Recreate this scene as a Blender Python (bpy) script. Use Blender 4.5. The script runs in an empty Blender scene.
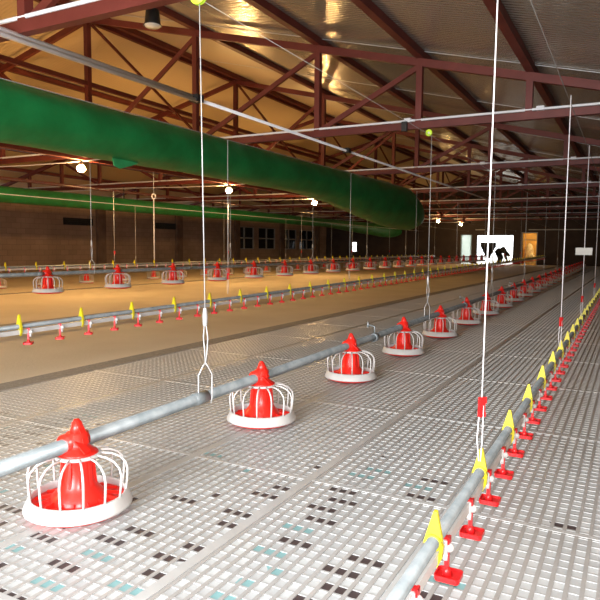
import bpy, math, random
from mathutils import Vector, Matrix
random.seed(7)
C = bpy.context.scene.collection
PI = math.pi
sc = bpy.context.scene

# ------------------------------------------------------------------ camera, world, lights, exposure
F_PX, YAW, PITCH, ROLL = 620.0, math.radians(28.2), math.atan(53/620.0), 0.009
cam_d = bpy.data.cameras.new('camera'); cam = bpy.data.objects.new('camera', cam_d); C.objects.link(cam)
cam_d.sensor_fit = 'HORIZONTAL'; cam_d.sensor_width = 36.0; cam_d.lens = 36.0*F_PX/600.0
cam_d.clip_start = 0.05; cam_d.clip_end = 300
fw = Vector((-math.sin(YAW)*math.cos(PITCH), math.cos(YAW)*math.cos(PITCH), -math.sin(PITCH)))
rt = Vector((math.cos(YAW), math.sin(YAW), 0)); up = rt.cross(fw)
r2 = rt*math.cos(ROLL)+up*math.sin(ROLL); u2 = up*math.cos(ROLL)-rt*math.sin(ROLL)
M = Matrix(((r2.x, u2.x, -fw.x, 0), (r2.y, u2.y, -fw.y, 0), (r2.z, u2.z, -fw.z, 1.0), (0, 0, 0, 1)))
cam.matrix_world = M
sc.camera = cam

world = bpy.data.worlds.new('daylight'); sc.world = world; world.use_nodes = True
bg = world.node_tree.nodes['Background']
bg.inputs[0].default_value = (0.93, 0.97, 1.0, 1); bg.inputs[1].default_value = 5.0

def lamp(name, kind, loc, energy, color, size, rot=(0, 0, 0), sy=None):
    d = bpy.data.lights.new(name, kind); d.energy = energy; d.color = color
    if kind == 'AREA':
        d.shape = 'RECTANGLE'; d.size = size; d.size_y = sy or size
    else:
        d.shadow_soft_size = size
    o = bpy.data.objects.new(name, d); o.location = loc; o.rotation_euler = rot; C.objects.link(o)
    return o
FLASH = 255.0
REAR_FILL = 780.0
BULB = 950.0
# the camera's own flash, just above the lens
lamp('camera_flash', 'POINT', (0.03, -0.02, 1.09), FLASH, (0.95, 0.98, 1.0), 0.03)
# unseen fill light added behind the camera to lift the mid floor
lamp('doorway_daylight', 'AREA', (-1.6, -2.93, 1.3), REAR_FILL, (0.92, 0.96, 1.0), 3.2, (math.radians(90), 0, 0), 2.2)

vs = sc.view_settings
vs.view_transform = 'Standard'; vs.look = 'None'; vs.gamma = 1; vs.use_curve_mapping = False
vs.exposure = 0.0
sc.cycles.use_denoising = True
sc.cycles.max_bounces = 6
sc.cycles.caustics_reflective = False; sc.cycles.caustics_refractive = False
sc.cycles.sample_clamp_indirect = 6.0

# ------------------------------------------------------------------ materials
def mat(name, col, rough=0.5, metal=0.0, spec=0.5, emit=None, es=0.0, noise=None, nscale=8.0, bump=0.0, bscale=60.0, alpha=None, trans=0.0):
    m = bpy.data.materials.new(name); m.use_nodes = True
    nt = m.node_tree; b = nt.nodes['Principled BSDF']
    b.inputs['Base Color'].default_value = (*col, 1); b.inputs['Roughness'].default_value = rough
    b.inputs['Metallic'].default_value = metal; b.inputs['Specular IOR Level'].default_value = spec
    if trans: b.inputs['Transmission Weight'].default_value = trans
    if emit:
        b.inputs['Emission Color'].default_value = (*emit, 1); b.inputs['Emission Strength'].default_value = es
    tc = None
    if noise or bump:
        tc = nt.nodes.new('ShaderNodeTexCoord')
    if noise:
        n = nt.nodes.new('ShaderNodeTexNoise'); n.inputs['Scale'].default_value = nscale; n.inputs['Detail'].default_value = 5
        r = nt.nodes.new('ShaderNodeValToRGB')
        r.color_ramp.elements[0].position = 0.35; r.color_ramp.elements[1].position = 0.68
        r.color_ramp.elements[0].color = (*col, 1); r.color_ramp.elements[1].color = (*noise, 1)
        nt.links.new(tc.outputs['Object'], n.inputs['Vector']); nt.links.new(n.outputs['Fac'], r.inputs['Fac'])
        nt.links.new(r.outputs['Color'], b.inputs['Base Color'])
    if bump:
        n2 = nt.nodes.new('ShaderNodeTexNoise'); n2.inputs['Scale'].default_value = bscale; n2.inputs['Detail'].default_value = 3
        bp = nt.nodes.new('ShaderNodeBump'); bp.inputs['Strength'].default_value = bump; bp.inputs['Distance'].default_value = 0.02
        nt.links.new(tc.outputs['Object'], n2.inputs['Vector']); nt.links.new(n2.outputs['Fac'], bp.inputs['Height'])
        nt.links.new(bp.outputs['Normal'], b.inputs['Normal'])
    return m

RED_PL = mat('red_plastic', (0.80, 0.022, 0.012), 0.32, noise=(0.70, 0.016, 0.010), nscale=9)
DRK_RED = mat('drip_cup_red', (0.68, 0.012, 0.014), 0.35, noise=(0.56, 0.01, 0.012), nscale=20)
WHITE_PL = mat('white_plastic', (0.64, 0.63, 0.62), 0.4, noise=(0.58, 0.57, 0.55), nscale=12)
YEL_PL = mat('yellow_plastic', (0.70, 0.60, 0.015), 0.45, noise=(0.62, 0.52, 0.015), nscale=20)
GALV = mat('galvanised_steel', (0.20, 0.23, 0.24), 0.45, 0.35, noise=(0.31, 0.34, 0.35), nscale=14, bump=0.05)
WIRE = mat('galvanised_wire', (0.62, 0.63, 0.63), 0.4, 0.3, noise=(0.5, 0.5, 0.5), nscale=40)
CORD = mat('white_cord', (0.86, 0.83, 0.84), 0.6, noise=(0.78, 0.74, 0.76), nscale=60)
OXIDE = mat('red_oxide_steel', (0.115, 0.017, 0.010), 0.55, noise=(0.155, 0.027, 0.018), nscale=3, bump=0.06)
CONDUIT = mat('white_conduit', (0.90, 0.90, 0.92), 0.4, noise=(0.82, 0.82, 0.84), nscale=6)
BLACK = mat('black_rubber', (0.012, 0.012, 0.012), 0.5, noise=(0.02, 0.02, 0.02))
DUCT_G = mat('green_fabric', (0.004, 0.13, 0.028), 0.5, noise=(0.008, 0.20, 0.05), nscale=2.6, bump=0.45, bscale=5)
FLAP = mat('light_green_fabric', (0.03, 0.30, 0.10), 0.6, noise=(0.02, 0.22, 0.07))
LIMEPUL = mat('lime_plastic', (0.55, 0.80, 0.04), 0.4, noise=(0.48, 0.7, 0.04))
BULB_M = mat('lit_bulb', (1, 0.8, 0.5), 0.4, emit=(1.0, 0.60, 0.22), es=BULB)
BULB_DIM = mat('lit_bulb_weak', (1, 0.8, 0.5), 0.4, emit=(1.0, 0.60, 0.22), es=BULB*0.3)
PALE = mat('pale_panel', (0.55, 0.53, 0.48), 0.6, noise=(0.44, 0.43, 0.39), nscale=3)
SACK = mat('feed_sack', (0.85, 0.80, 0.62), 0.8, noise=(0.5, 0.42, 0.25), nscale=6, bump=0.3, bscale=8)
CLOTH = mat('dark_clothing', (0.022, 0.022, 0.025), 0.9, noise=(0.035, 0.034, 0.036), nscale=6)
SKIN = mat('skin', (0.30, 0.16, 0.10), 0.6, noise=(0.27, 0.14, 0.09), nscale=10)
HAIR = mat('dark_hair', (0.01, 0.008, 0.007), 0.6, noise=(0.02, 0.015, 0.012), nscale=30)
HOPPER_M = mat('dark_hopper_steel', (0.035, 0.033, 0.03), 0.5, 0.3, noise=(0.05, 0.045, 0.04))
WALL_IN = mat('amber_plaster', (0.75, 0.52, 0.18), 0.8, noise=(0.62, 0.42, 0.15), nscale=2)
FRAME_M = mat('pale_window_frame', (0.45, 0.42, 0.38), 0.5, noise=(0.36, 0.34, 0.3))
GLASS_D = mat('dark_glass', (0.01, 0.012, 0.014), 0.12, noise=(0.02, 0.02, 0.022))
OUTSIDE = mat('outside_ground', (0.5, 0.48, 0.44), 0.9, noise=(0.42, 0.4, 0.36), nscale=0.5)
CHROME = mat('lamp_lens', (0.85, 0.88, 0.86), 0.15, 0.2, noise=(0.7, 0.74, 0.72), nscale=30)

def wall_mat():
    m = mat('brown_block_wall', (0.10, 0.05, 0.028), 0.85)
    nt = m.node_tree; b = nt.nodes['Principled BSDF']
    g = nt.nodes.new('ShaderNodeNewGeometry'); sp = nt.nodes.new('ShaderNodeSeparateXYZ'); ad = nt.nodes.new('ShaderNodeMath')
    cb = nt.nodes.new('ShaderNodeCombineXYZ'); br = nt.nodes.new('ShaderNodeTexBrick')
    nt.links.new(g.outputs['Position'], sp.inputs[0]); ad.operation = 'ADD'
    nt.links.new(sp.outputs['X'], ad.inputs[0]); nt.links.new(sp.outputs['Y'], ad.inputs[1])
    nt.links.new(ad.outputs[0], cb.inputs['X']); nt.links.new(sp.outputs['Z'], cb.inputs['Y'])
    nt.links.new(cb.outputs[0], br.inputs['Vector'])
    br.inputs['Scale'].default_value = 1.0; br.inputs['Brick Width'].default_value = 0.4; br.inputs['Row Height'].default_value = 0.2
    br.inputs['Mortar Size'].default_value = 0.008
    br.inputs['Color1'].default_value = (0.46, 0.31, 0.22, 1); br.inputs['Color2'].default_value = (0.38, 0.26, 0.18, 1)
    br.inputs['Mortar'].default_value = (0.30, 0.20, 0.14, 1)
    n = nt.nodes.new('ShaderNodeTexNoise'); n.inputs['Scale'].default_value = 0.55; n.inputs['Detail'].default_value = 6
    nt.links.new(g.outputs['Position'], n.inputs['Vector'])
    mx = nt.nodes.new('ShaderNodeMix'); mx.data_type = 'RGBA'; mx.blend_type = 'MULTIPLY'; mx.inputs[0].default_value = 0.8
    rp = nt.nodes.new('ShaderNodeValToRGB'); rp.color_ramp.elements[0].position = 0.35; rp.color_ramp.elements[1].position = 0.65
    rp.color_ramp.elements[0].color = (0.62, 0.6, 0.58, 1); rp.color_ramp.elements[1].color = (1, 1, 1, 1)
    nt.links.new(n.outputs['Fac'], rp.inputs[0]); nt.links.new(br.outputs['Color'], mx.inputs[6]); nt.links.new(rp.outputs[0], mx.inputs[7])
    nt.links.new(mx.outputs[2], b.inputs['Base Color'])
    return m
WALL = wall_mat()
DARKWALL = mat('soot_dark_wall', (0.045, 0.03, 0.024), 0.8, noise=(0.07, 0.048, 0.036), nscale=1.5)  # dimness of the far end put into the back wall's base colour
PIER = mat('pier_concrete', (0.20, 0.13, 0.09), 0.85, noise=(0.15, 0.09, 0.06), nscale=3)

def roof_mat():
    # bare corrugated sheet on the right slope; warm bulb light painted in as ochre on the left slope and towards the ridge
    m = mat('corrugated_sheet', (0.4, 0.38, 0.35), 0.36, 0.55)
    nt = m.node_tree; b = nt.nodes['Principled BSDF']
    g = nt.nodes.new('ShaderNodeNewGeometry'); sp = nt.nodes.new('ShaderNodeSeparateXYZ'); nt.links.new(g.outputs['Position'], sp.inputs[0])
    n = nt.nodes.new('ShaderNodeTexNoise'); n.inputs['Scale'].default_value = 0.7; n.inputs['Detail'].default_value = 6
    nt.links.new(g.outputs['Position'], n.inputs['Vector'])
    mr = nt.nodes.new('ShaderNodeMapRange'); mr.inputs['From Min'].default_value = -9.9; mr.inputs['From Max'].default_value = -5.6
    ad = nt.nodes.new('ShaderNodeMath'); ad.operation = 'MULTIPLY_ADD'; ad.inputs[1].default_value = 2.4; nt.links.new(n.outputs['Fac'], ad.inputs[0])
    nt.links.new(sp.outputs['X'], ad.inputs[2]); ad2 = nt.nodes.new('ShaderNodeMath'); ad2.operation = 'SUBTRACT'; ad2.inputs[1].default_value = 1.2
    nt.links.new(ad.outputs[0], ad2.inputs[0]); nt.links.new(ad2.outputs[0], mr.inputs['Value'])
    rp = nt.nodes.new('ShaderNodeValToRGB')
    rp.color_ramp.elements[0].color = (0.62, 0.46, 0.26, 1); rp.color_ramp.elements[1].color = (0.42, 0.38, 0.33, 1)
    nt.links.new(mr.outputs[0], rp.inputs[0]); nt.links.new(rp.outputs[0], b.inputs['Base Color'])
    m2 = nt.nodes.new('ShaderNodeMapRange'); m2.inputs['To Min'].default_value = 0.0; m2.inputs['To Max'].default_value = 0.55
    nt.links.new(mr.outputs[0], m2.inputs['Value']); nt.links.new(m2.outputs[0], b.inputs['Metallic'])
    m3 = nt.nodes.new('ShaderNodeMapRange'); m3.inputs['To Min'].default_value = 0.7; m3.inputs['To Max'].default_value = 0.2
    nt.links.new(mr.outputs[0], m3.inputs['Value']); nt.links.new(m3.outputs[0], b.inputs['Roughness'])
    return m
ROOF = roof_mat()

PITCHX, PITCHY = 0.043, 0.049
CROSS = mat('pale_cross_rib', (0.44, 0.445, 0.44), 0.45, noise=(0.38, 0.38, 0.37), nscale=3)
def slat_mat():
    m = mat('slat_plastic', (0.5, 0.49, 0.47), 0.42)
    nt = m.node_tree; b = nt.nodes['Principled BSDF']
    g = nt.nodes.new('ShaderNodeNewGeometry')
    n = nt.nodes.new('ShaderNodeTexNoise'); n.inputs['Scale'].default_value = 1.3; n.inputs['Detail'].default_value = 8; n.inputs['Roughness'].default_value = 0.65
    nt.links.new(g.outputs['Position'], n.inputs['Vector'])
    rp = nt.nodes.new('ShaderNodeValToRGB'); rp.color_ramp.elements[0].position = 0.32; rp.color_ramp.elements[1].position = 0.7
    rp.color_ramp.elements[0].color = (0.31, 0.295, 0.275, 1); rp.color_ramp.elements[1].color = (0.43, 0.42, 0.41, 1)
    nt.links.new(n.outputs['Fac'], rp.inputs[0]); nt.links.new(rp.outputs[0], b.inputs['Base Color'])
    return m
def warm_tint(m, keep=1.0):
    # bulb warmth painted tan into the floor colour, leftwards and down the house
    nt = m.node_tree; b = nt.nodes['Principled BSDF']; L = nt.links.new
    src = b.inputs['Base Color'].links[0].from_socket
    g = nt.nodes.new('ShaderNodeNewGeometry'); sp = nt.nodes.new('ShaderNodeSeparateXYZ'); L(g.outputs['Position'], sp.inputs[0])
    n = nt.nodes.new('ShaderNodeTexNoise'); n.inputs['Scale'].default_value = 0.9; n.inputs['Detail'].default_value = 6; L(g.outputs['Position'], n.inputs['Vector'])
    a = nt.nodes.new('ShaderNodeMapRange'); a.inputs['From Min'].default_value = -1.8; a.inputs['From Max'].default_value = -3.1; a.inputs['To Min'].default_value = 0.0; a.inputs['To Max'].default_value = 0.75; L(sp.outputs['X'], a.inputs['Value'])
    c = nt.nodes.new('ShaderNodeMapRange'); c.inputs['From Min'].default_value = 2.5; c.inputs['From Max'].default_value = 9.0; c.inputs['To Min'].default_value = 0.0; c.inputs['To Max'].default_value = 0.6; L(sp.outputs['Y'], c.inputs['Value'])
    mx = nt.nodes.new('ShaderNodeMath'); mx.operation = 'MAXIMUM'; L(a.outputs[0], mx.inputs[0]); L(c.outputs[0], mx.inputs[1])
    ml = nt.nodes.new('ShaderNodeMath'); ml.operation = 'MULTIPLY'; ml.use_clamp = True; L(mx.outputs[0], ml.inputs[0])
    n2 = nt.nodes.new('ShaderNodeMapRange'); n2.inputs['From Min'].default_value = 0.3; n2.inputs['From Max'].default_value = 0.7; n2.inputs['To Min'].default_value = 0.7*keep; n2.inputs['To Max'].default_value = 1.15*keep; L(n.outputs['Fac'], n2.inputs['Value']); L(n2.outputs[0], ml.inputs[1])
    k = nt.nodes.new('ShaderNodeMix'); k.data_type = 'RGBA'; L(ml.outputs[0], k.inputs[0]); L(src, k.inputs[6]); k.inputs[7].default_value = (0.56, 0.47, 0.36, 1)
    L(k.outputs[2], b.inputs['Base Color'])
SLAT = slat_mat(); warm_tint(SLAT)
warm_tint(CROSS)
SEAM = mat('smooth_slat_edge', (0.43, 0.43, 0.42), 0.4, noise=(0.49, 0.49, 0.48), nscale=5); warm_tint(SEAM)

def under_mat():
    # what shows through each slot: pale tray, here and there an open dark or teal cell
    m = mat('tray_under_slats', (0.8, 0.81, 0.8), 0.5)
    nt = m.node_tree; b = nt.nodes['Principled BSDF']; L = nt.links.new; N = nt.nodes.new
    def math_(op, a, bb=None, c=None):
        x = N('ShaderNodeMath'); x.operation = op
        for i, v in enumerate((a, bb, c)):
            if v is None: continue
            if isinstance(v, (int, float)): x.inputs[i].default_value = v
            else: L(v, x.inputs[i])
        return x.outputs[0]
    g = N('ShaderNodeNewGeometry'); sp = N('ShaderNodeSeparateXYZ'); L(g.outputs['Position'], sp.inputs[0])
    ci = math_('FLOOR', math_('DIVIDE', sp.outputs['X'], PITCHX)); cj = math_('FLOOR', math_('DIVIDE', sp.outputs['Y'], PITCHY))
    cv = N('ShaderNodeCombineXYZ'); L(ci, cv.inputs[0]); L(cj, cv.inputs[1])
    wn = N('ShaderNodeTexWhiteNoise'); wn.noise_dimensions = '2D'; L(cv.outputs[0], wn.inputs['Vector'])
    # groups of three cells across, every second row, shifted from row to row
    row = math_('FLOOR', math_('DIVIDE', cj, 2.0)); shift = math_('MULTIPLY', math_('FLOORED_MODULO', row, 2.0), 1.0)
    tri = math_('LESS_THAN', math_('FLOORED_MODULO', math_('ADD', ci, shift), 6.0), 2.5)
    even = math_('LESS_THAN', math_('FLOORED_MODULO', cj, 2.0), 0.5)
    gi = math_('FLOOR', math_('DIVIDE', math_('ADD', ci, shift), 6.0))
    gv = N('ShaderNodeCombineXYZ'); L(gi, gv.inputs[0]); L(row, gv.inputs[1])
    gn = N('ShaderNodeTexWhiteNoise'); gn.noise_dimensions = '2D'; L(gv.outputs[0], gn.inputs['Vector'])
    pn = N('ShaderNodeTexNoise'); pn.inputs['Scale'].default_value = 1.5; pn.inputs['Detail'].default_value = 1; L(g.outputs['Position'], pn.inputs['Vector'])
    # the uncovered part of the tray is the near strip of the slats
    zy = N('ShaderNodeMapRange'); zy.inputs['From Min'].default_value = 1.5; zy.inputs['From Max'].default_value = 2.8
    zy.inputs['To Min'].default_value = 0.34; zy.inputs['To Max'].default_value = 0.62; zy.clamp = True; L(sp.outputs['Y'], zy.inputs['Value'])
    zx = math_('MULTIPLY', math_('GREATER_THAN', sp.outputs['X'], -0.62), 0.10)
    open_ = math_('GREATER_THAN', math_('ADD', pn.outputs['Fac'], math_('MULTIPLY', math_('SUBTRACT', gn.outputs['Value'], 0.5), 0.30)), math_('ADD', zy.outputs[0], math_('ADD', zx, 0.07)))
    nr = math_('LESS_THAN', sp.outputs['Y'], 3.0)
    dark = math_('MULTIPLY', math_('MULTIPLY', tri, even), math_('MULTIPLY', open_, nr))
    teal = math_('GREATER_THAN', math_('FRACT', math_('MULTIPLY', gn.outputs['Value'], 13.7)), 0.72)
    cA = N('ShaderNodeMix'); cA.data_type = 'RGBA'; L(wn.outputs['Value'], cA.inputs[0])
    cA.inputs[6].default_value = (0.45, 0.46, 0.46, 1); cA.inputs[7].default_value = (0.58, 0.60, 0.60, 1)
    cT = N('ShaderNodeMix'); cT.data_type = 'RGBA'; L(teal, cT.inputs[0])
    cT.inputs[6].default_value = (0.06, 0.042, 0.042, 1); cT.inputs[7].default_value = (0.22, 0.40, 0.41, 1)
    cD = N('ShaderNodeMix'); cD.data_type = 'RGBA'; L(dark, cD.inputs[0]); L(cA.outputs[2], cD.inputs[6]); L(cT.outputs[2], cD.inputs[7])
    # tray colour turns browner further down the house
    ds = N('ShaderNodeMapRange'); ds.inputs['From Min'].default_value = 2.0; ds.inputs['From Max'].default_value = 8.0
    ds.inputs['To Min'].default_value = 0.0; ds.inputs['To Max'].default_value = 0.2; L(sp.outputs['Y'], ds.inputs['Value'])
    cE = N('ShaderNodeMix'); cE.data_type = 'RGBA'; L(ds.outputs[0], cE.inputs[0]); L(cD.outputs[2], cE.inputs[6]); cE.inputs[7].default_value = (0.32, 0.29, 0.25, 1)
    L(cE.outputs[2], b.inputs['Base Color'])
    return m
UNDER = under_mat(); warm_tint(UNDER, 0.8)
SHEET = mat('translucent_sheet', (0.62, 0.68, 0.62), 0.9, trans=0.75, noise=(0.5, 0.56, 0.5), nscale=2)
LITTER = mat('tan_litter', (0.68, 0.575, 0.42), 0.75, noise=(0.76, 0.65, 0.49), nscale=1.2, bump=0.15, bscale=40)
BAND = mat('grey_grating', (0.25, 0.225, 0.19), 0.7, noise=(0.34, 0.30, 0.25), nscale=25, bump=0.3, bscale=60)

# ------------------------------------------------------------------ mesh helpers
class MB:
    def __init__(s): s.v = []; s.f = []; s.smooth = []
    def add(s, vs_, fs, smooth=False):
        o = len(s.v); s.v += [tuple(p) for p in vs_]
        for f in fs: s.f.append(tuple(i+o for i in f)); s.smooth.append(smooth)
    def box(s, x0, x1, y0, y1, z0, z1):
        s.add([(x0,y0,z0),(x1,y0,z0),(x1,y1,z0),(x0,y1,z0),(x0,y0,z1),(x1,y0,z1),(x1,y1,z1),(x0,y1,z1)],
              [(0,3,2,1),(4,5,6,7),(0,1,5,4),(1,2,6,5),(2,3,7,6),(3,0,4,7)])
        return s
    def bar(s, a, b, w, d, upv=(0,0,1)):
        a = Vector(a); b = Vector(b); t = (b-a).normalized(); u = Vector(upv)
        if abs(t.dot(u)) > 0.98: u = Vector((0, 1, 0))
        sd = t.cross(u).normalized(); u = sd.cross(t).normalized(); P = []
        for p in (a, b):
            for q, r in ((-1,-1),(1,-1),(1,1),(-1,1)): P.append(p+sd*q*w/2+u*r*d/2)
        s.add(P, [(0,1,2,3),(7,6,5,4),(0,4,5,1),(1,5,6,2),(2,6,7,3),(3,7,4,0)]); return s
    def tube(s, pts, r, n=8, closed=False, cap=True):
        pts = [Vector(p) for p in pts]; m = len(pts); rs = r if isinstance(r, (list, tuple)) else [r]*m
        vs_ = []; prev = None
        for i, p in enumerate(pts):
            if closed: t = pts[(i+1) % m]-pts[i-1]
            else: t = pts[min(i+1, m-1)]-pts[max(i-1, 0)]
            t.normalize()
            if prev is None:
                u = Vector((0,0,1)) if abs(t.z) < 0.9 else Vector((1,0,0)); u = (u-t*u.dot(t)).normalized()
            else: u = (prev-t*prev.dot(t)).normalized()
            prev = u; w = t.cross(u)
            for k in range(n):
                a = 2*PI*k/n; vs_.append(p+(u*math.cos(a)+w*math.sin(a))*rs[i])
        fs = []
        for i in range(m if closed else m-1):
            j = (i+1) % m
            for k in range(n):
                fs.append((i*n+k, i*n+(k+1) % n, j*n+(k+1) % n, j*n+k))
        if cap and not closed:
            fs.append(tuple(range(n))[::-1]); fs.append(tuple((m-1)*n+k for k in range(n)))
        s.add(vs_, fs, True); return s
    def lathe(s, prof, n=32, c=(0,0,0)):
        vs_ = []; m = len(prof)
        for r, z in prof:
            for k in range(n):
                a = 2*PI*k/n; vs_.append((c[0]+max(r,1e-4)*math.cos(a), c[1]+max(r,1e-4)*math.sin(a), c[2]+z))
        fs = [(i*n+k, i*n+(k+1) % n, (i+1)*n+(k+1) % n, (i+1)*n+k) for i in range(m-1) for k in range(n)]
        s.add(vs_, fs, True); return s
    def prism(s, poly, d0, d1, axis='x'):
        # polygon in the plane across axis, extruded from d0 to d1
        def P(u, v, d): return {'x': (d, u, v), 'y': (u, d, v), 'z': (u, v, d)}[axis]
        n = len(poly); vs_ = [P(u, v, d0) for u, v in poly]+[P(u, v, d1) for u, v in poly]
        s.add(vs_, [tuple(range(n))[::-1], tuple(range(n, 2*n))]+[(i, (i+1) % n, n+(i+1) % n, n+i) for i in range(n)]); return s
    def ball(s, c, r, n=10, m=6, sc_=(1,1,1)):
        vs_ = [(c[0]+r*sc_[0]*math.sin(PI*i/m)*math.cos(2*PI*k/n), c[1]+r*sc_[1]*math.sin(PI*i/m)*math.sin(2*PI*k/n), c[2]+r*sc_[2]*math.cos(PI*i/m)) for i in range(m+1) for k in range(n)]
        s.add(vs_, [(i*n+k, (i+1)*n+k, (i+1)*n+(k+1) % n, i*n+(k+1) % n) for i in range(m) for k in range(n)], True); return s
    def mesh(s, name, material):
        me = bpy.data.meshes.new(name); me.from_pydata(s.v, [], s.f); me.update()
        me.polygons.foreach_set('use_smooth', s.smooth)
        me.materials.append(material); return me
    def build(s, name, material, parent=None, loc=None):
        o = bpy.data.objects.new(name, s.mesh(name, material)); C.objects.link(o)
        if parent: o.parent = parent
        if loc: o.location = loc
        return o
def inst(me, name, parent=None, loc=(0,0,0), rz=0):
    o = bpy.data.objects.new(name, me); C.objects.link(o); o.parent = parent; o.location = loc; o.rotation_euler.z = rz; return o
def thing(name, label, cat, loc=(0,0,0), group=None, rz=0):
    o = bpy.data.objects.new(name, None); C.objects.link(o); o.location = loc; o.rotation_euler.z = rz; o.empty_display_size = 0.05
    o['label'] = label; o['category'] = cat
    if group: o['group'] = group
    return o
def tag(o, label, cat, group=None):
    o['label'] = label; o['category'] = cat
    if group: o['group'] = group
    return o
def struct(o): o['kind'] = 'structure'; return o
def copy_tree(o, parent=None):
    c = o.copy(); C.objects.link(c)
    if parent: c.parent = parent
    for ch in list(o.children): copy_tree(ch, c)
    return c
ORD = ['first', 'second', 'third', 'fourth', 'fifth', 'sixth', 'seventh', 'eighth', 'ninth', 'tenth', 'eleventh', 'twelfth', 'thirteenth', 'fourteenth', 'fifteenth', 'sixteenth', 'seventeenth', 'eighteenth', 'nineteenth', 'twentieth', 'twenty-first', 'twenty-second', 'twenty-third', 'twenty-fourth', 'twenty-fifth']

# ------------------------------------------------------------------ setting
XL, XR, YB, YF = -20.1, 1.2, 41.5, -3.0
RX, RZ, SL = -9.63, 5.39, 0.25
def chord_z(x): return RZ-SL*abs(x-RX)
CH = 2.80
# slatted floor: real ribs over a tray
fl = MB(); cr = MB()
x = -4.0; i = 0
x0f, x1f = -3.76, XR
i0 = math.ceil(x0f/PITCHX); i1 = math.floor(x1f/PITCHX)
for i in range(i0, i1+1):
    xx = i*PITCHX; fl.box(xx-0.0065, xx+0.0065, YF, YB, -0.004, 0.0)
j0 = math.ceil(YF/PITCHY); j1 = math.floor(YB/PITCHY)
for j in range(j0, j1+1):
    yy = j*PITCHY; cr.box(x0f, x1f, yy-0.0045, yy+0.0045, -0.004, -0.0018)
floor = struct(fl.build('floor', SLAT))
struct(cr.build('floor_cross_ribs', CROSS, floor))
sm = MB()
for k in range(-2, 6):
    xs = -0.57-0.62*k
    if xs > x0f+0.1 and xs < XR: sm.box(xs-0.02, xs+0.02, YF, YB, -0.016, 0.0012)
for k in range(36):
    ys = -2.6+1.23*k
    sm.box(x0f, x1f, ys-0.012, ys+0.012, -0.016, 0.0008)
struct(sm.build('floor_seams', SEAM, floor))
struct(MB().box(x0f, x1f, YF, YB, -0.06, -0.004).build('floor_tray', UNDER, floor))
struct(MB().box(XL, x0f-0.2, YF, YB, -0.06, 0.002).build('floor_litter', LITTER, floor))
struct(MB().box(x0f-0.2, x0f, YF, YB, -0.06, 0.004).box(-6.86, -6.62, YF, YB, 0.0, 0.008).box(-11.2, -11.0, YF, YB, 0.0, 0.008).build('floor_grating', BAND, floor))

# left wall, with openings for its windows near the far end
WZ0, WZ1 = 0.85, 2.15
wins = [(29.6, 31.6), (32.1, 34.1), (34.9, 36.9), (37.4, 39.6)]
wl = MB(); y = YF
for a, b in wins: wl.box(XL-0.2, XL, y, a, -0.06, 2.78); y = b
wl.box(XL-0.2, XL, y, YB, -0.06, 2.78)
for a, b in wins: wl.box(XL-0.2, XL, a, b, -0.06, WZ0).box(XL-0.2, XL, a, b, WZ1, 2.78)
struct(wl.build('wall_left', WALL))
pr = MB()
for k in range(9):
    yy = 3.9+5.15*k-0.2
    if yy < YB: pr.box(XL, XL+0.14, yy, yy+0.45, 0, 2.75)
struct(pr.build('trim_piers', PIER))
for k, (yy, lab) in enumerate(((18.2, 'dark slot vent on the left wall, below the nearest visible bulb'), (23.6, 'dark slot vent on the left wall, right of the ringed rope'))):
    v = thing('wall_vent', lab, 'vent', (XL, yy, 1.95))
    MB().box(0.0, 0.05, -0.75, 0.75, -0.14, 0.14).build('frame', BLACK, v)
    for q in range(3): MB().box(0.05, 0.075, -0.68, 0.68, -0.09+0.08*q, -0.07+0.08*q).build('slat', HOPPER_M, v)
for k, (a, b) in enumerate(wins):
    w = MB(); X = XL-0.08
    for u in (a, (a+b)/2, b): w.box(X-0.03, X+0.05, u-0.04, u+0.04, WZ0, WZ1)
    for z in (WZ0, (WZ0+WZ1)/2, WZ1): w.box(X-0.03, X+0.05, a, b, z-0.035, z+0.035)
    wo = struct(w.build('window_%d' % (k+1), FRAME_M))
    MB().box(X-0.012, X-0.002, a, b, WZ0, WZ1).build('pane', GLASS_D, wo)
# right and front wall
struct(MB().box(XR, XR+0.2, YF, YB, -0.06, 2.9).build('wall_right', WALL))
struct(MB().box(XL, -3.2, YF-0.2, YF, -0.06, 5.6).box(0.0, XR, YF-0.2, YF, -0.06, 5.6).box(-3.2, 0.0, YF-0.2, YF, 2.4, 5.6).build('wall_front', WALL))
struct(MB().box(-3.2, 0.0, YF-0.16, YF-0.1, -0.02, 2.4).build('door_2', PALE))  # unseen panel behind the opening added for the fill light

# back wall with openings
def gz(x): return chord_z(x)+0.2
holes = [(-18.05, -17.65, 0.70, 1.40), (-10.2, -9.45, 0, 1.90), (-9.12, -6.84, 0, 1.86), (-6.26, -5.42, 0, 2.0)]
wb = MB(); y0, y1 = YB, YB+0.2
def gable(xa, xb, zb):
    xs = [xa]+([RX] if xa < RX < xb else [])+[xb]
    wb.prism([(xa, zb), (xb, zb)]+[(q, gz(q)) for q in reversed(xs)], y0, y1, 'y')
x = XL
for (a, b, z0, z1) in holes:
    gable(x, a, -0.06); gable(a, b, z1)
    if z0 > 0: wb.box(a, b, y0, y1, -0.06, z0)
    x = b
gable(x, XR, -0.06)
struct(wb.build('wall_back', DARKWALL))
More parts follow.
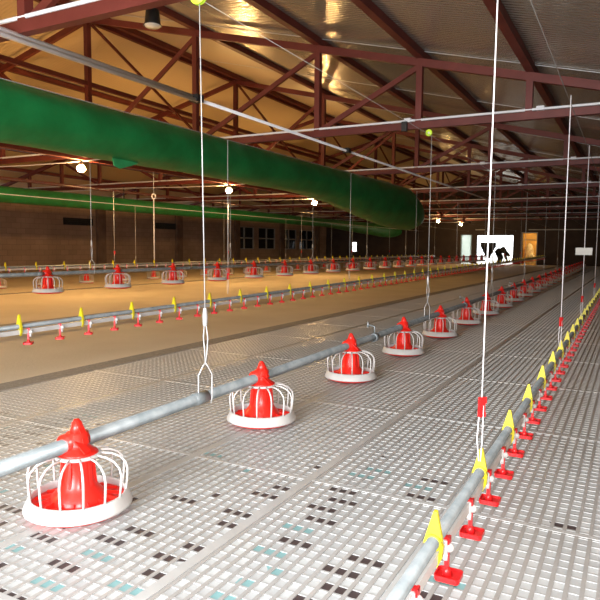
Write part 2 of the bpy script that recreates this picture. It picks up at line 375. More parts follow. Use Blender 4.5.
# small barred window, pale side leaf, open gateway frame, doorway frame with side room
w = MB()
for z in (0.70, 1.05, 1.40): w.box(-18.05, -17.65, YB+0.04, YB+0.1, z-0.03, z+0.03)
for xx in (-18.05, -17.65): w.box(xx-0.03, xx+0.03, YB+0.04, YB+0.1, 0.70, 1.40)
struct(w.build('window_5', FRAME_M))
struct(MB().box(-10.2, -9.45, YB+0.05, YB+0.1, 0, 1.9).box(-10.2, -10.12, YB+0.0, YB+0.12, 0, 1.9).box(-9.53, -9.45, YB, YB+0.12, 0, 1.9).build('door_3', SHEET))
struct(MB().box(-6.32, -6.26, YB-0.03, YB+0.2, 0, 2.06).box(-5.42, -5.36, YB-0.03, YB+0.2, 0, 2.06).box(-6.26, -5.42, YB-0.03, YB+0.2, 2.0, 2.06).box(-6.26, -5.42, YB, YB+0.1, 1.55, 1.6).build('door_1', FRAME_M))
struct(MB().box(-6.78, -4.8, YB+2.2, YB+2.3, 0, 2.3).build('wall_side_room_back', WALL_IN))
struct(MB().box(-6.78, -6.7, YB+0.2, YB+2.2, 0, 2.3).build('wall_side_room_left', WALL_IN))
struct(MB().box(-4.9, -4.8, YB+0.2, YB+2.2, 0, 2.3).build('wall_side_room_right', WALL_IN))
struct(MB().box(-6.78, -4.8, YB+0.2, YB+2.3, 2.3, 2.4).build('ceiling_side_room', WALL_IN))
struct(MB().box(-6.78, -4.8, YB, YB+2.3, -0.06, 0.0).build('floor_side_room', WALL_IN))
sb = thing('ceiling_lamp', 'small warm lamp lighting the amber room behind the far doorway', 'lamp', (-5.1, YB+0.55, 2.08))
MB().tube([(0, 0, 0), (0, 0, 0.2)], 0.008).build('cord', BLACK, sb)
MB().ball((0, 0, -0.05), 0.055, 10, 6).build('bulb', mat('side_room_bulb', (1, 0.8, 0.5), emit=(1, 0.74, 0.36), es=620), sb)
for k, (sx, sy, sz, h, lab) in enumerate(((-5.80, YB+0.8, 0, 0.72, 'plump pale feed sack standing on the floor inside the far doorway'), (-6.05, YB+1.6, 0, 1.4, 'tall pale feed sack leaning at the back of the amber side room'))):
    s = MB(); prof = [(0.02, 0), (0.22, 0.02), (0.27, h*0.3), (0.26, h*0.65), (0.16, h*0.9), (0.05, h), (0.0, h)]
    s.lathe(prof, 18); o = s.build('feed_sack', SACK, None, (sx, sy, sz)); o.scale = (1, 0.7, 1); tag(o, lab, 'sack')
struct(MB().box(-60, 40, YB+0.2, YB+70, -0.2, -0.1).build('ground_outside', OUTSIDE))
struct(MB().box(-5.9, 0.9, YB-0.16, YB-0.04, 2.18, 2.24).build('trim_1', PALE))
struct(MB().box(-9.2, -8.6, YB-0.16, YB-0.04, 2.2, 2.25).build('trim_2', PALE))

# corrugated roof, ridges running down the slopes
rf = MB(); lam = 0.08; N = int((YB+0.4-YF+0.4)/(lam/8)); TH = 0.03
def roofz(x): return chord_z(x)+0.185
vs_ = []; fs = []
for k in range(N+1):
    yy = YF-0.4+k*lam/8; dz = 0.0019*math.sin(k*PI/4)
    for x in (XL-0.5, RX, XR+0.5): vs_.append((x, yy, roofz(x)+dz))
for k in range(N):
    for q in (0, 1):
        a = k*3+q; fs.append((a, a+3, a+4, a+1))
o = len(vs_)
rf.add(vs_, fs, True)
rf.add([(p[0], p[1], p[2]+TH) for p in vs_], [f[::-1] for f in fs], True)
ceil = struct(rf.build('ceiling', ROOF))
lp = MB()
for k in range(13):     # side laps of the sheets show as thin pale lines down the slope
    yy = 2.2+1.72*k*2
    for a, b in ((RX+0.3, XR), ):
        lp.bar((a, yy, roofz(a)-0.014), (b, yy, roofz(b)-0.014), 0.012, 0.008)
struct(lp.build('trim_3', WIRE))

# ------------------------------------------------------------------ trusses, purlins, bracing
postR = [-6.99, -4.56, -2.89, -1.35]
TY = [3.62]+[9.05+5.15*k for k in range(7)]
names_t = ['nearest', 'second', 'third', 'fourth', 'fifth', 'sixth', 'seventh', 'farthest']
def make_truss():
    t = thing('roof_truss', '', 'truss')
    E0, E1 = 2*RX-0.5, 0.5
    ax0, ax1 = XL-0.02, XR
    MB().bar((ax0, 0, CH), (ax1, 0, CH), 0.09, 0.10).build('bottom_chord', OXIDE, t)
    MB().bar((RX, 0, RZ), (E1+0.4, 0, chord_z(E1+0.4)), 0.08, 0.11).build('top_chord', OXIDE, t)
    MB().bar((RX, 0, RZ), (E0-0.4, 0, chord_z(E0-0.4)), 0.08, 0.11).build('top_chord', OXIDE, t)
    MB().bar((RX, 0, CH), (RX, 0, RZ), 0.10, 0.10).build('king_post', OXIDE, t)
    for sgn in (1, -1):
        xs = [RX+(p-RX)*sgn for p in postR]
        for p in xs: MB().bar((p, 0, CH), (p, 0, chord_z(p)), 0.09, 0.09).build('web_post', OXIDE, t)
        prev = RX
        for p in xs[:3]:
            MB().bar((p, 0.02, chord_z(p)-0.04), (prev, 0.02, CH+0.04), 0.05, 0.075).build('diagonal', OXIDE, t); prev = p
    return t
tr0 = make_truss()
for k, yy in enumerate(TY):
    t = tr0 if k == 0 else copy_tree(tr0)
    t.location = (0, yy, 0)
    t['label'] = '%s red oxide steel roof truss %s' % (names_t[k], 'crossing the top left corner above the camera' if k == 0 else 'from the camera' if k < 7 else 'just before the back wall')
    t['group'] = 'red roof trusses'
pur = [(RX+0.14, 'red steel ridge purlin just right of the roof peak'), (RX-0.14, 'red steel ridge purlin just left of the roof peak')]
wd = ['first', 'second', 'third', 'fourth']
for k, p in enumerate(postR): pur.append((p, '%s red roof purlin down the right slope from the ridge' % wd[k]))
for k, p in enumerate(postR): pur.append((2*RX-p, '%s red roof purlin down the left slope from the ridge' % wd[k]))
for p, lab in pur:
    tag(MB().box(p-0.05, p+0.05, YF, YB, chord_z(p)+0.055, chord_z(p)+0.165).build('roof_purlin', OXIDE), lab, 'beam', 'red roof purlins')
tag(MB().box(RX-0.04, RX+0.04, TY[0], TY[-1], 4.12, 4.20).build('ridge_tie_beam', OXIDE), 'long red tie beam joining the king posts at mid height', 'beam')
tag(MB().box(RX-0.045, RX+0.045, YF, YB, CH-0.14, CH-0.06).build('ridge_bottom_beam', OXIDE), 'long red beam under the king posts below the green duct', 'beam')
xb = 2*RX+5.0
tag(MB().box(-14.5, -14.4, YF, YB, CH-0.14, CH-0.06).build('left_bottom_beam', OXIDE), 'long red beam under the trusses between duct and left wall', 'beam')
for k in range(7):
    tag(MB().bar((RX+0.075, TY[k]+0.05, RZ-0.1), (RX+0.075, TY[k+1]-0.05, CH+0.1), 0.045, 0.045).build('ridge_brace', OXIDE), 'thin red diagonal brace in the ridge plane, behind the %s roof truss' % names_t[k], 'brace', 'ridge braces')

# thin white pipes lying along the truss chords
for k, yy in enumerate(TY):
    t = thing('ceiling_water_pipe', 'thin white pipe along the bottom chord of the %s roof truss' % names_t[k], 'pipe', (0, yy-0.03, CH+0.078), 'thin white pipes on trusses')
    n = 40; pts = [(XL+(XR-XL)*i/n, 0, 0.0) for i in range(n+1)]
    MB().tube(pts, 0.018).build('pipe', CONDUIT, t)
    for q in (-3.05, -1.2, -7.6): MB().box(q-0.05, q+0.05, -0.03, 0.03, -0.02, 0.035).build('bracket', CONDUIT, t)
    if k == 1: MB().box(-3.12, -3.04, -0.08, -0.03, -0.16, -0.02).build('drain_valve', BLACK, t)

# white conduit pair then a single conduit running down the house
cd = thing('overhead_conduit', 'long white conduit running down the house, doubled at its near end', 'pipe', (-4.6, 0, 2.715))
MB().tube([(-0.02, -2.9, 0.035), (-0.02, 5.9, 0.022)], 0.024).build('near_tube', CONDUIT, cd)
MB().tube([(0.02, -2.9, -0.035), (0.02, 5.95, -0.022)], 0.024).build('near_tube', CONDUIT, cd)
MB().tube([(0, 5.95, 0), (0, 20, 0), (0, 38, 0)], 0.022).build('far_tube', CONDUIT, cd)
for yy in (5.97, 10.3): MB().box(-0.06, 0.06, yy-0.06, yy+0.06, -0.035, 0.045).build('black_clip', BLACK, cd)

# green fabric ducts
def duct(name, label, X, prof, seed):
    t = thing(name, label, 'air duct', (X, 0, 0)); m = MB(); n = 40; rnd = random.Random(seed); vs_ = []
    ph = [rnd.random()*6 for _ in range(6)]
    for i, (yy, zc, r, sq) in enumerate(prof):
        for k in range(n):
            a = 2*PI*k/n
            w = 1+0.018*math.sin(3*a+yy*1.1+ph[0])+0.014*math.sin(7*a-yy*2.3+ph[1])+0.01*math.sin(yy*5+2*a+ph[2])
            vs_.append((r*w*math.cos(a), yy, zc+r*sq*w*math.sin(a)))
    q = len(prof)
    fs = [(i*n+k, i*n+(k+1) % n, (i+1)*n+(k+1) % n, (i+1)*n+k) for i in range(q-1) for k in range(n)]
    fs += [tuple(range(n)), tuple((q-1)*n+k for k in range(n))[::-1]]
    m.add(vs_, fs, True); m.build('tube', DUCT_G, t)
    if seed == 3:
        f = MB().prism([(5.95, 2.13), (6.2, 2.12), (6.42, 2.10), (6.28, 2.05), (6.08, 1.99), (5.98, 2.02)], 0.06, 0.075, 'x'); f.build('loose_flap', FLAP, t)
    hb = MB()
    for yy in TY:
        if yy < prof[-1][0]-1:
            zt = 2.79
            hb.bar((0.0, yy, zt+0.05), (0.0, yy, 2.62 if seed == 3 else 2.36), 0.03, 0.01)
    hb.build('hanging_strap', BLACK, t)
    return t
pf = []
yy = -2.9
while yy < 18.81:
    u = max(0.0, min(1.0, (yy-10.5)/6.5)); u = u*u*(3-2*u)
    e = max(0.0, (yy-17.1)/1.8)
    r = (0.325+0.22*u)*math.sqrt(max(0.02, 1-e*e)); zc = 2.415-0.25*u-0.22*e
    pf.append((yy, zc, r, 1.0+0.1*u)); yy += 0.3
duct('green_air_duct', 'big round green fabric air duct hanging under the trusses, drooping at its end', -6.0, pf, 3)
pf = []; yy = -2.9
while yy < 39.5:
    u = max(0.0, min(1.0, (yy-28)/8)); e = max(0.0, (yy-37.5)/2.0)
    pf.append((yy, 2.22-0.16*u, (0.20+0.2*u)*math.sqrt(max(0.02, 1-e*e)), 1.0)); yy += 0.5
duct('green_air_duct', 'thinner distant green fabric duct running low in front of the left wall', -13.7, pf, 9)

# bare bulbs
def make_bulb():
    t = thing('light_bulb', '', 'lamp')
    MB().tube([(0, 0, 0.12), (0, 0, 0.27)], 0.008).tube([(0, 0, 0.27), (0.06, 0.12, 0.32)], 0.008).build('cord', BLACK, t)
    MB().lathe([(0.0, 0.13), (0.025, 0.13), (0.03, 0.06), (0.03, 0.04), (0.0, 0.04)], 12).build('socket', BLACK, t)
    MB().lathe([(0.001, -0.075), (0.03, -0.07), (0.058, -0.045), (0.068, -0.01), (0.055, 0.03), (0.03, 0.06), (0.001, 0.07)], 12).build('bulb', BULB_M, t)
    return t
b0 = make_bulb()
for k in (0, 1, 2, 3, 6, 7, -1):  # first and last of these are unseen bulbs added as warm fill
    b = b0 if k == 0 else copy_tree(b0)
    yy = 3.78+5.05*k
    b.location = (RX, yy, 2.5); b.scale = (1.22, 1.22, 1.0)
    b['label'] = ['bare glowing bulb over the near end of the house, left of the camera', 'bare glowing bulb nearest the camera, under the big green duct', 'second bare glowing bulb down the ridge', 'third bare glowing bulb down the ridge', 'fourth bare bulb down the ridge, hidden by the drooping duct', 'fifth bare bulb down the ridge, hidden by the drooping duct', 'glowing bulb just right of the drooping duct end', 'farthest glowing bulb, above the white gateway', 'bare glowing bulb behind the camera on the ridge line'][k]
    b['group'] = 'bare bulbs along the ridge'
    if k > 4:
        for ch in b.children:
            if ch.name.startswith('bulb'):
                ch.data = ch.data.copy(); ch.data.materials[0] = BULB_DIM
    c = MB(); pts = [(XL+0.15+(RX+0.7-XL-0.15)*i/10, yy, 2.66-0.03*math.sin(i*0.9)) for i in range(11)]
    c.tube(pts, 0.010, 6)
    tag(c.build('lamp_cable', CORD), 'thin pale cable from the left wall to the %s' % ['bulb left of the camera', 'nearest visible bulb', 'second bulb', 'third bulb', 'fourth bulb', 'fifth bulb', 'bulb right of the duct end', 'farthest bulb', 'bulb behind the camera'][k], 'cable', 'cables of the bare bulbs')

# spot lamp at the top left
sp = thing('spot_lamp', 'small dark spot lamp with round white lens hanging near top left', 'lamp', (-7.0, 7.95, 4.53)); sp.scale = (1.5, 1.5, 1.5)
MB().lathe([(0.0, 0.16), (0.07, 0.16), (0.085, 0.02), (0.10, 0.0), (0.09, 0.0), (0.0, 0.03)], 20).build('housing', BLACK, sp)
MB().lathe([(0.088, 0.0), (0.075, -0.018), (0.0, -0.03)], 20).build('lens', CHROME, sp)

# ------------------------------------------------------------------ feeder pans
def make_feeder():
    t = thing('feeder_pan', '', 'poultry feeder')
    # red dish with lip and radial ridges
    dish = MB().lathe([(0.0, 0.0), (0.15, 0.0), (0.183, 0.012), (0.190, 0.03), (0.185, 0.034), (0.172, 0.030), (0.15, 0.028), (0.11, 0.045), (0.0, 0.06)], 40)
    for k in range(14):
        a = 2*PI*k/14; c_, s_ = math.cos(a), math.sin(a)
        dish.bar((0.07*c_, 0.07*s_, 0.062), (0.165*c_, 0.165*s_, 0.038), 0.006, 0.012)
    dish.build('dish', RED_PL, t)
    MB().lathe([(0.190, 0.020), (0.197, 0.021), (0.196, 0.030), (0.179, 0.066), (0.171, 0.070), (0.167, 0.066), (0.183, 0.032), (0.190, 0.020)], 44).build('rim', WHITE_PL, t)
    g = MB()
    n = 14
    for k in range(n):
        a = 2*PI*(k+0.5)/n; c_, s_ = math.cos(a), math.sin(a)
        path = [(0.173, 0.064), (0.178, 0.11), (0.180, 0.15), (0.173, 0.176), (0.152, 0.198), (0.122, 0.211), (0.083, 0.216)]
        g.tube([(r*c_, r*s_, z) for r, z in path], 0.0045, 6)
    g.lathe([(0.074, 0.209), (0.086, 0.210), (0.087, 0.217), (0.076, 0.222), (0.073, 0.215), (0.074, 0.209)], 36)
    g.build('grill', WHITE_PL, t)
    d = MB().lathe([(0.105, 0.045), (0.10, 0.062), (0.078, 0.085), (0.064, 0.11), (0.056, 0.15), (0.055, 0.20), (0.060, 0.215)], 28)
    for k in range(10):
        a = 2*PI*k/10; c_, s_ = math.cos(a), math.sin(a)
        d.bar((0.064*c_, 0.064*s_, 0.09), (0.055*c_, 0.055*s_, 0.205), 0.010, 0.010, (c_, s_, 0))
    d.build('feed_tube', RED_PL, t)
    c = MB().lathe([(0.060, 0.210), (0.076, 0.221), (0.070, 0.229), (0.050, 0.241), (0.038, 0.254), (0.040, 0.30), (0.0, 0.305)], 28)
    # saddle over the pipe, skirt wings and a leaning pointed fin
    c.tube([(-0.02, -0.050, 0.262), (-0.02, 0.050, 0.262)], [0.036, 0.036], 16)
    c.prism([(-0.045, 0.262), (0.045, 0.262), (0.032, 0.30), (0.020, 0.322), (0.010, 0.340), (-0.004, 0.348), (-0.014, 0.338), (-0.022, 0.312), (-0.034, 0.293), (-0.058, 0.282), (-0.060, 0.268)], -0.012, 0.012, 'y')
    c.tube([(0.0, 0.0, 0.295), (0.0, 0.0, 0.325), (-0.003, 0, 0.35)], [0.030, 0.021, 0.010], 12)
    c.bar((-0.07, 0.02, 0.232), (-0.02, 0.02, 0.272), 0.03, 0.006).bar((0.07, -0.02, 0.236), (0.02, -0.02, 0.275), 0.03, 0.006)
    c.build('cap', RED_PL, t)
    return t
f0 = make_feeder(); first = True
def row_x1(y): return -1.81-0.012*(y-1.6)
rows = [('near', lambda y: row_x1(y), 1.60, 1.30, 0.0, 25, 'closest row', ''),
        ('middle', lambda y: -6.7, 4.29, 1.245, 0.37, 23, 'raised middle row', ''),
        ('far', lambda y: -12.7, 7.83, 1.30, 0.0, 20, 'distant row along the wall', '')]
for rn, fx, ys, sp_, z, n, desc, _ in rows:
    for k in range(n):
        y = ys+sp_*k+(0.055 if rn == 'near' and k in (1, 2) else 0.015)
        if first: t = f0; first = False
        else: t = copy_tree(f0)
        t.location = (fx(y), y, z+(0.003*(y-1.6) if rn == 'near' else 0)); t.rotation_euler.z = random.uniform(-0.06, 0.06)
        if k == 0 and rn == 'near': t.rotation_euler.z = 0.03
        t['label'] = ('%s feeder pan, %s from the camera in the %s' % ('large red and white' if k < 2 and rn == 'near' else 'red and white' if k < 13 else 'tiny red', ORD[k], desc))
        t['group'] = 'feeder pans of the %s row' % rn

# feed pipes
def feed_pipe(label, fx, z, ya, yb, r=0.025, sl=0.0):
    t = thing('feed_pipe', label, 'pipe')
    MB().tube([(fx(ya), ya, z+sl*(ya-1.6)), (fx(yb), yb, z+sl*(yb-1.6))], r, 14).build('auger_tube', GALV, t)
    k = 0; y = ya+2.25
    while y < yb:
        if y > 2: MB().tube([(fx(y-0.05), y-0.05, z+sl*(y-1.65)), (fx(y+0.05), y+0.05, z+sl*(y-1.55))], r+0.004, 14).build('coupling', GALV, t)
        y += 3.05
    return t
PZ = 0.255
feed_pipe('thick galvanised feed pipe carrying the closest row of feeder pans', lambda y: row_x1(y)-0.02, PZ, -2.9, 34, 0.027, 0.003)
feed_pipe('galvanised feed pipe carrying the raised middle row of feeder pans', lambda y: -6.72, 0.37+PZ, -2.9, 33.0)
feed_pipe('galvanised feed pipe of the distant row by the left wall', lambda y: -12.72, PZ, -2.9, 34)
for k, y in enumerate((4.75, 8.0, 11.9)):
    t = thing('pipe_bracket', 'small grey bracket on the closest feed pipe, %s one from the camera' % ['first', 'second', 'third'][k], 'bracket', (row_x1(y), y, PZ+0.003*(y-1.6)), 'brackets on the closest feed pipe')
    MB().lathe([(0.028, -0.03), (0.036, -0.03), (0.036, 0.03), (0.028, 0.03)], 16).build('clamp', GALV, t).rotation_euler.x = PI/2
    MB().tube([(0, 0, 0.03), (0, 0, 0.09), (-0.06, 0, 0.10)], 0.007).tube([(-0.06, 0, 0.08), (-0.06, 0, 0.125)], 0.009).build('arm', GALV, t)

# ------------------------------------------------------------------ drinker lines
def drinker_meshes():
    s = MB()       # white saddle and nipple under the water pipe (origin on the water pipe axis)
    s.box(-0.018, 0.021, -0.016, 0.016, -0.024, 0.016).ball((0.024, 0, -0.008), 0.014, 8, 5).tube([(0.014, 0, -0.02), (0.014, 0, -0.045)], 0.010, 8)
    c = MB()       # red arm with round-cornered drip cup
    c.box(0.019, 0.026, -0.012, 0.012, 0.004, 0.024).box(-0.006, 0.026, -0.008, 0.008, 0.0165, 0.024)
    c.box(0.012, 0.024, -0.007, 0.007, -0.090, -0.030).box(0.0195, 0.0245, -0.006, 0.006, -0.035, 0.008)
    pl = []
    for cx, cy, a0 in ((0.034, 0.021, 0), (-0.014, 0.021, 90), (-0.014, -0.021, 180), (0.034, -0.021, 270)):
        for q in range(4):
            a = math.radians(a0+q*30); pl.append((0.014+cx+0.010*math.cos(a), cy+0.010*math.sin(a)))
    c.prism(pl, -0.098, -0.090, 'z')
    c.prism([(x*1.0, y_) for x, y_ in pl], -0.090, -0.0895, 'z')
    for q in range(len(pl)):
        a, b = pl[q], pl[(q+1) % len(pl)]; c.bar((a[0], a[1], -0.088), (b[0], b[1], -0.088), 0.004, 0.012)
    c.tube([(0.020, 0, -0.09), (0.018, 0, -0.066)], [0.015, 0.008], 10)
    y = MB()       # yellow hanger clip: ring round both pipes and a tall pointed fin
    y.lathe([(0.0195, -0.011), (0.025, -0.011), (0.025, 0.011), (0.0195, 0.011)], 16)
    return s.mesh('saddle', WHITE_PL), c.mesh('drip_cup', DRK_RED), y
SAD, CUP, _ = drinker_meshes()
def clip_mesh():
    y = MB()
    n = 14
    for k in range(n):   # ring about the Y axis
        a0 = 2*PI*k/n; a1 = 2*PI*(k+1)/n
        P = []
        for a in (a0, a1):
            for r in (0.0185, 0.0235):
                for yy in (-0.011, 0.011): P.append((r*math.cos(a), yy, 0.038+r*math.sin(a)))
        y.add(P, [(0,1,5,4), (2,6,7,3), (0,4,6,2), (1,3,7,5)])
    y.prism([(-0.029, 0.028), (-0.001, 0.126), (0.008, 0.126), (0.025, 0.045), (0.020, 0.055), (-0.002, 0.060), (-0.020, 0.048)], -0.007, 0.007, 'y')
    y.prism([(0.016, 0.055), (0.027, 0.030), (0.024, -0.005), (0.012, -0.030), (0.008, -0.012), (0.017, 0.012)], -0.008, 0.008, 'y')
    return y.mesh('hanger_clip', YEL_PL)
CLIP = clip_mesh()
def drinker_line(label, X, z, ys, sp_, yend, phase, xd=0.0, xr=0.0, turn=0.0):
    t = thing('drinker_line', label, 'drinker line', (X, 0, z)); t.rotation_euler = (xr, 0, xd)
    MB().tube([(0, -2.9, 0.038), (0, yend+0.3, 0.038)], 0.0175, 12).build('support_tube', GALV, t)
    wp = MB(); wp.box(-0.0155, 0.0155, -2.9, yend+0.3, -0.018, 0.0145); wp.build('water_pipe', WHITE_PL, t)
    k = 0; y = ys-sp_*4; rest_s = MB(); rest_c = MB(); cnt = 0; cc = 0
    while y < yend:
        if cnt < 98:
            d = inst(SAD, 'drinker', t, (0, y, 0)); inst(CUP, 'drip_cup', d).rotation_euler.z = turn
        else:
            rest_s.box(-0.015, 0.017, y-0.013, y+0.013, -0.034, 0.017)
            rest_c.box(0.012, 0.021, y-0.0055, y+0.0055, -0.085, 0.02).box(-0.012, 0.045, y-0.028, y+0.028, -0.098, -0.082)
        cnt += 1
        if (k+phase) % 2 == 0 : inst(CLIP, 'hanger_clip', t, (0, y-0.08, 0)); cc += 1
        k += 1; y += sp_
    if rest_s.v:
        o = rest_s.build('distant_drinkers', WHITE_PL, t); o['kind'] = 'stuff'
        o2 = rest_c.build('distant_drip_cups', DRK_RED, t); o2['kind'] = 'stuff'
    return t
NX = lambda y: -0.443-0.008*(y-1.7)
drinker_line('drinker line with yellow clips running along the right, closest to the camera', -0.43, 0.165, 1.69, 0.30, 33, 0, 0.008)
drinker_line('raised drinker line over the grey grating in the middle of the house', -3.9, 0.345, 3.05, 0.2867, 33, 0, 0, 0.008, -0.9)
drinker_line('distant drinker line hanging highest, in front of the left wall', -9.7, 0.56, 6.9, 0.32, 33.5, 1, 0.0, 0.0, -0.9)
# the middle and far lines hang at slightly different heights in the photo

# ------------------------------------------------------------------ hanging wires
WZ = 2.14
GREYWIRE = mat('grey_wire', (0.28, 0.27, 0.26), 0.5, 0.2, noise=(0.36, 0.35, 0.33), nscale=20)
DULLWIRE = mat('dull_wire', (0.13, 0.12, 0.11), 0.5, 0.3, noise=(0.18, 0.17, 0.15), nscale=20)
def winch(label, X, xd=0.0, m=None, r=0.003):
    t = thing('winch_cable', label, 'cable', (X, 0, WZ)); t.rotation_euler.z = xd
    MB().tube([(0, YF, 0), (0, YB, 0)], r, 6).build('cable', m or DULLWIRE, t)
    for yy in (YF+0.02, YB-0.02): MB().lathe([(0.0, -0.02), (0.03, -0.02), (0.03, 0.02), (0.0, 0.02)], 10).build('anchor_plate', DULLWIRE, t, (0, yy, 0)).rotation_euler.x = PI/2
    return t
winch('thin steel winch cable above the closest row of feeder pans', -1.80, 0.012, GREYWIRE, 0.002)
winch('thin steel winch cable above the right drinker line', -0.45, 0.008)
winch('thin steel winch cable above the middle drinker line', -3.9)
winch('thin steel winch cable above the middle feeder row', -6.7)
winch('thin steel winch cable above the distant drinker line', -9.7)
winch('pale winch cable in front of the left wall and thin green duct', -12.7, 0, CORD, 0.008)

def pulley(t, z):
    p = MB().lathe([(0.0, -0.012), (0.044, -0.012), (0.046, -0.008), (0.036, 0), (0.046, 0.008), (0.044, 0.012), (0.0, 0.012)], 22).build('pulley_wheel', LIMEPUL, t, (-0.03, 0, z+0.03)); p.rotation_euler.x = PI/2
    h = MB().lathe([(0.0, -0.016), (0.014, -0.016), (0.014, 0.016), (0.0, 0.016)], 12).build('hub', WHITE_PL, t, (-0.03, 0, z+0.03)); h.rotation_euler.x = PI/2
def fork_hanger(label, X, Y, pz, group, pul=True, r=0.0028, lean=0.0):
    t = thing('hanger_wire', label, 'hanging wire', (X, Y, pz), group)
    T = WZ-pz
    MB().tube([(0.0, 0, 0.42), (lean, 0, T)], r, 6).build('wire', WIRE, t)
    MB().lathe([(0.004, -0.045), (0.011, -0.04), (0.013, 0.0), (0.009, 0.04), (0.004, 0.045)], 10).build('adjuster', WIRE, t, (0, 0, 0.40))
    MB().tube([(0.004, 0, 0.37), (0.016, 0, 0.30), (0.010, 0, 0.22), (0.002, 0, 0.175)], 0.003, 6).tube([(-0.004, 0, 0.37), (-0.010, 0, 0.30), (-0.002, 0, 0.22), (0.0, 0, 0.175)], 0.003, 6).build('loop_cord', WIRE, t)
    MB().tube([(0, 0, 0.175), (0.0, -0.012, 0.16), (0.0, -0.036, 0.115), (0.0, -0.036, 0.0), (0.0, -0.03, -0.03)], 0.0035, 6).tube([(0, 0, 0.175), (0.0, 0.012, 0.16), (0.0, 0.036, 0.115), (0.0, 0.036, 0.0), (0.0, 0.03, -0.03)], 0.0035, 6).build('fork', WIRE, t).rotation_euler.z = -0.5
    if pul:
        pulley(t, T)
        if Y > 4:
            for ch in t.children:
                if ch.name.startswith(('pulley', 'hub')): ch.scale = (0.75, 0.75, 0.75)
    return t
def cord_hanger(label, X, Y, pz, group, r=0.0028, lean=0.0, m=CORD, T=None):
    t = thing('suspension_rope', label, 'hanging cord', (X, Y, pz), group)
    T = T or WZ-pz
    MB().tube([(0.0, 0, 0.26), (lean, 0, T)], r, 6).build('cord', m, t)
    a = MB().box(-0.011, 0.011, -0.006, 0.006, -0.035, 0.035).box(0.006, 0.018, -0.005, 0.005, 0.012, 0.035).box(0.006, 0.016, -0.005, 0.005, -0.035, -0.02)
    a.build('adjuster', DRK_RED, t, (0, 0, 0.245)).rotation_euler.z = 0.9
    MB().tube([(-0.006, 0, 0.25), (-0.012, 0, 0.13), (-0.004, 0, 0.05)], 0.0022, 6).tube([(0.006, 0, 0.25), (0.006, 0, 0.13), (0.002, 0, 0.05)], 0.0022, 6).build('loop_cord', m, t)
    return t
g1 = 'hanging wires of the closest feeder row'
labs = ['twisted steel hanger wire with fork, left of the second closest feeder pan', 'steel hanger wire with yellow pulley near the fourth closest feeder pan', 'third steel hanger wire down the closest feeder row', 'fourth steel hanger wire down the closest feeder row', 'fifth steel hanger wire down the closest feeder row', 'sixth steel hanger wire down the closest feeder row']
for k in range(6):
    y = (2.42, 6.28, 9.8, 13.3, 16.8, 20.3)[k]
    fork_hanger(labs[k], row_x1(y), y, PZ+0.003*(y-1.6), g1, k < 2, r=0.0026 if k < 2 else 0.0036, lean=-0.025 if k == 0 else 0)
labs = ['thick bright white cord rising from a yellow clip at lower right', 'white cord right of the thick bright one, second along the right drinker line', 'third cord along the right drinker line, carrying a pale plate', 'fourth cord along the right drinker line', 'fifth cord along the right drinker line']
for k, y in enumerate((2.18, 5.1, 7.6, 10.6, 13.6)):
    cord_hanger(labs[k], NX(y)+0.003, y-0.0, 0.203, 'hanging cords of the right drinker line', r=0.0024 if k == 0 else 0.0034, lean=0.008 if k == 0 else 0)
o = MB().box(-0.085, 0.085, -0.02, 0.0, -0.04, 0.04).build('hanging_plate', PALE, None, (NX(7.6), 7.59, 0.98)); tag(o, 'small pale rectangular plate hanging on a cord at far right', 'sign')
for k in range(7):
    y = 5.6+3.3*k
    cord_hanger('%s thin cord from the camera on the middle drinker line' % ORD[k], -3.9, y, 0.385+0.008*y, 'hanging cords of the middle drinker line', r=0.0034, m=WIRE)
for k in range(7):
    y = 6.3+3.4*k
    fork_hanger('%s hanger wire from the camera on the middle feeder row' % ORD[k], -6.7, y, 0.37+PZ, 'hanging wires of the middle feeder row', False, r=0.004)
for k in range(6):
    y = 9.75+4.2*k
    cord_hanger('%s cord from the camera on the distant drinker line' % ORD[k], -9.7, y, 0.60, 'hanging cords of the distant drinker line', r=0.005, m=WIRE)
for k in range(6):
    y = 9.2+4.4*k
    t = fork_hanger('%s hanger wire from the camera on the row by the left wall' % ORD[k], -12.7, y, PZ, 'hanging wires of the distant feeder row', False, r=0.006)
# thick rope with ring
t = thing('ring_rope', 'thick pale rope with a ring on top, left of the second bulb', 'rope', (-9.75, 11.05, 0.63))
MB().tube([(0, 0, 0.02), (0, 0, 1.44)], 0.013, 8).build('rope', CORD, t)
MB().tube([(0.055*math.cos(a*PI/8), 0, 1.495+0.055*math.sin(a*PI/8)) for a in range(16)], 0.013, 6, True).build('ring', CORD, t)
MB().tube([(0, 0, 1.55), (0, 0, CH-0.69)], 0.006, 6).build('hook', WIRE, t)

# ------------------------------------------------------------------ far end
h = thing('feed_hopper', 'dark funnel shaped feed hopper standing in front of the bright gateway', 'hopper', (-6.7, 33.2, 0))
def frustum(s, z0, a0, z1, a1):
    P = [(-a0, -a0, z0), (a0, -a0, z0), (a0, a0, z0), (-a0, a0, z0), (-a1, -a1, z1), (a1, -a1, z1), (a1, a1, z1), (-a1, a1, z1)]
    s.add(P, [(0,3,2,1), (0,1,5,4), (1,2,6,5), (2,3,7,6), (3,0,4,7)])
hm = MB(); frustum(hm, 0.55, 0.09, 1.12, 0.33); frustum(hm, 1.12, 0.33, 1.32, 0.335); hm.build('funnel', HOPPER_M, h)
MB().box(-0.1, 0.1, -0.12, 0.1, 0.5, 0.7).build('auger_box', HOPPER_M, h)
for sx in (-1, 1):
    for sy in (-1, 1): MB().bar((sx*0.31, sy*0.31, 0.0), (sx*0.33, sy*0.33, 1.14), 0.018, 0.018).build('leg', HOPPER_M, h)

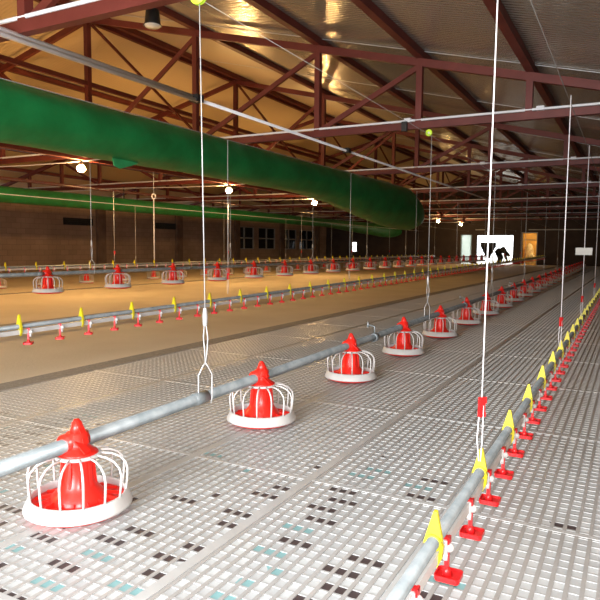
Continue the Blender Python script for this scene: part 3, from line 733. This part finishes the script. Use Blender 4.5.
def skin_figure(name, joints, edges, radii, m, parent, loc=(0,0,0)):
    me = bpy.data.meshes.new(name); me.from_pydata(joints, edges, []); me.materials.append(m)
    o = bpy.data.objects.new(name, me); C.objects.link(o); o.parent = parent; o.location = loc
    sk = o.modifiers.new('skin', 'SKIN'); sk.use_smooth_shade = True
    lay = me.skin_vertices[0] if me.skin_vertices else None
    if lay is None:
        bpy.context.view_layer.objects.active = o
        bpy.ops.object.select_all(action='DESELECT'); o.select_set(True); bpy.ops.mesh.customdata_skin_add(); lay = me.skin_vertices[0]
    for i, r in enumerate(radii): lay.data[i].radius = (r, r)
    lay.data[0].use_root = True
    sb_ = o.modifiers.new('sub', 'SUBSURF'); sb_.levels = 1; sb_.render_levels = 1
    return o
pe = thing('person', 'person in dark clothing bending forward in the bright gateway', 'person', (-7.48, 40.3, 0))
J = [(0, 0, 0.80), (0.12, 0, 0.90), (0.28, 0, 0.92), (0.42, 0, 0.84), (0.50, 0, 0.74), (0.57, 0, 0.64), (0.61, 0, 0.56),      # pelvis spine neck head
     (-0.02, 0.10, 0.78), (0.07, 0.13, 0.44), (0.0, 0.14, 0.10), (0.14, 0.14, 0.05),
     (-0.02, -0.10, 0.78), (0.15, -0.13, 0.44), (0.10, -0.14, 0.10), (0.24, -0.14, 0.05),
     (0.38, 0.19, 0.80), (0.40, 0.21, 0.53), (0.50, 0.16, 0.30), (0.54, 0.14, 0.23),
     (0.38, -0.19, 0.80), (0.41, -0.21, 0.53), (0.52, -0.16, 0.30), (0.57, -0.14, 0.23)]
Ed = [(0,1),(1,2),(2,3),(3,4),(4,5),(5,6),(0,7),(7,8),(8,9),(9,10),(0,11),(11,12),(12,13),(13,14),(3,15),(15,16),(16,17),(17,18),(3,19),(19,20),(20,21),(21,22)]
Rr = [0.24, 0.25, 0.25, 0.21, 0.09, 0.11, 0.08, 0.22, 0.17, 0.12, 0.06, 0.22, 0.17, 0.12, 0.06, 0.10, 0.07, 0.05, 0.035, 0.09, 0.07, 0.05, 0.035]
skin_figure('body', J, Ed, Rr, CLOTH, pe)
MB().ball((0.555, 0, 0.655), 0.115, 14, 8).build('hair', HAIR, pe)
MB().ball((0.62, 0, 0.60), 0.088, 14, 8, (0.9, 0.85, 1.1)).ball((0.70, 0, 0.585), 0.02, 8, 5).ball((0.61, 0.085, 0.62), 0.022, 8, 5).ball((0.61, -0.085, 0.62), 0.022, 8, 5).build('face', SKIN, pe)
for sy in (1, -1):
    hd = MB(); bx = 0.54 if sy > 0 else 0.57; by = 0.14*sy
    hd.ball((bx, by, 0.20), 0.038, 10, 6, (0.6, 1, 1.2))
    for q in range(4):
        oy = by+(q-1.5)*0.018; L_ = (0.07, 0.08, 0.076, 0.062)[q]
        hd.tube([(bx, oy, 0.18), (bx+0.008, oy, 0.18-L_*0.6), (bx+0.02, oy, 0.18-L_)], [0.009, 0.008, 0.006], 6)
    hd.tube([(bx+0.01, by-sy*0.025, 0.205), (bx+0.03, by-sy*0.045, 0.165), (bx+0.035, by-sy*0.045, 0.14)], [0.011, 0.009, 0.007], 6)
    hd.build('hand', SKIN, pe)
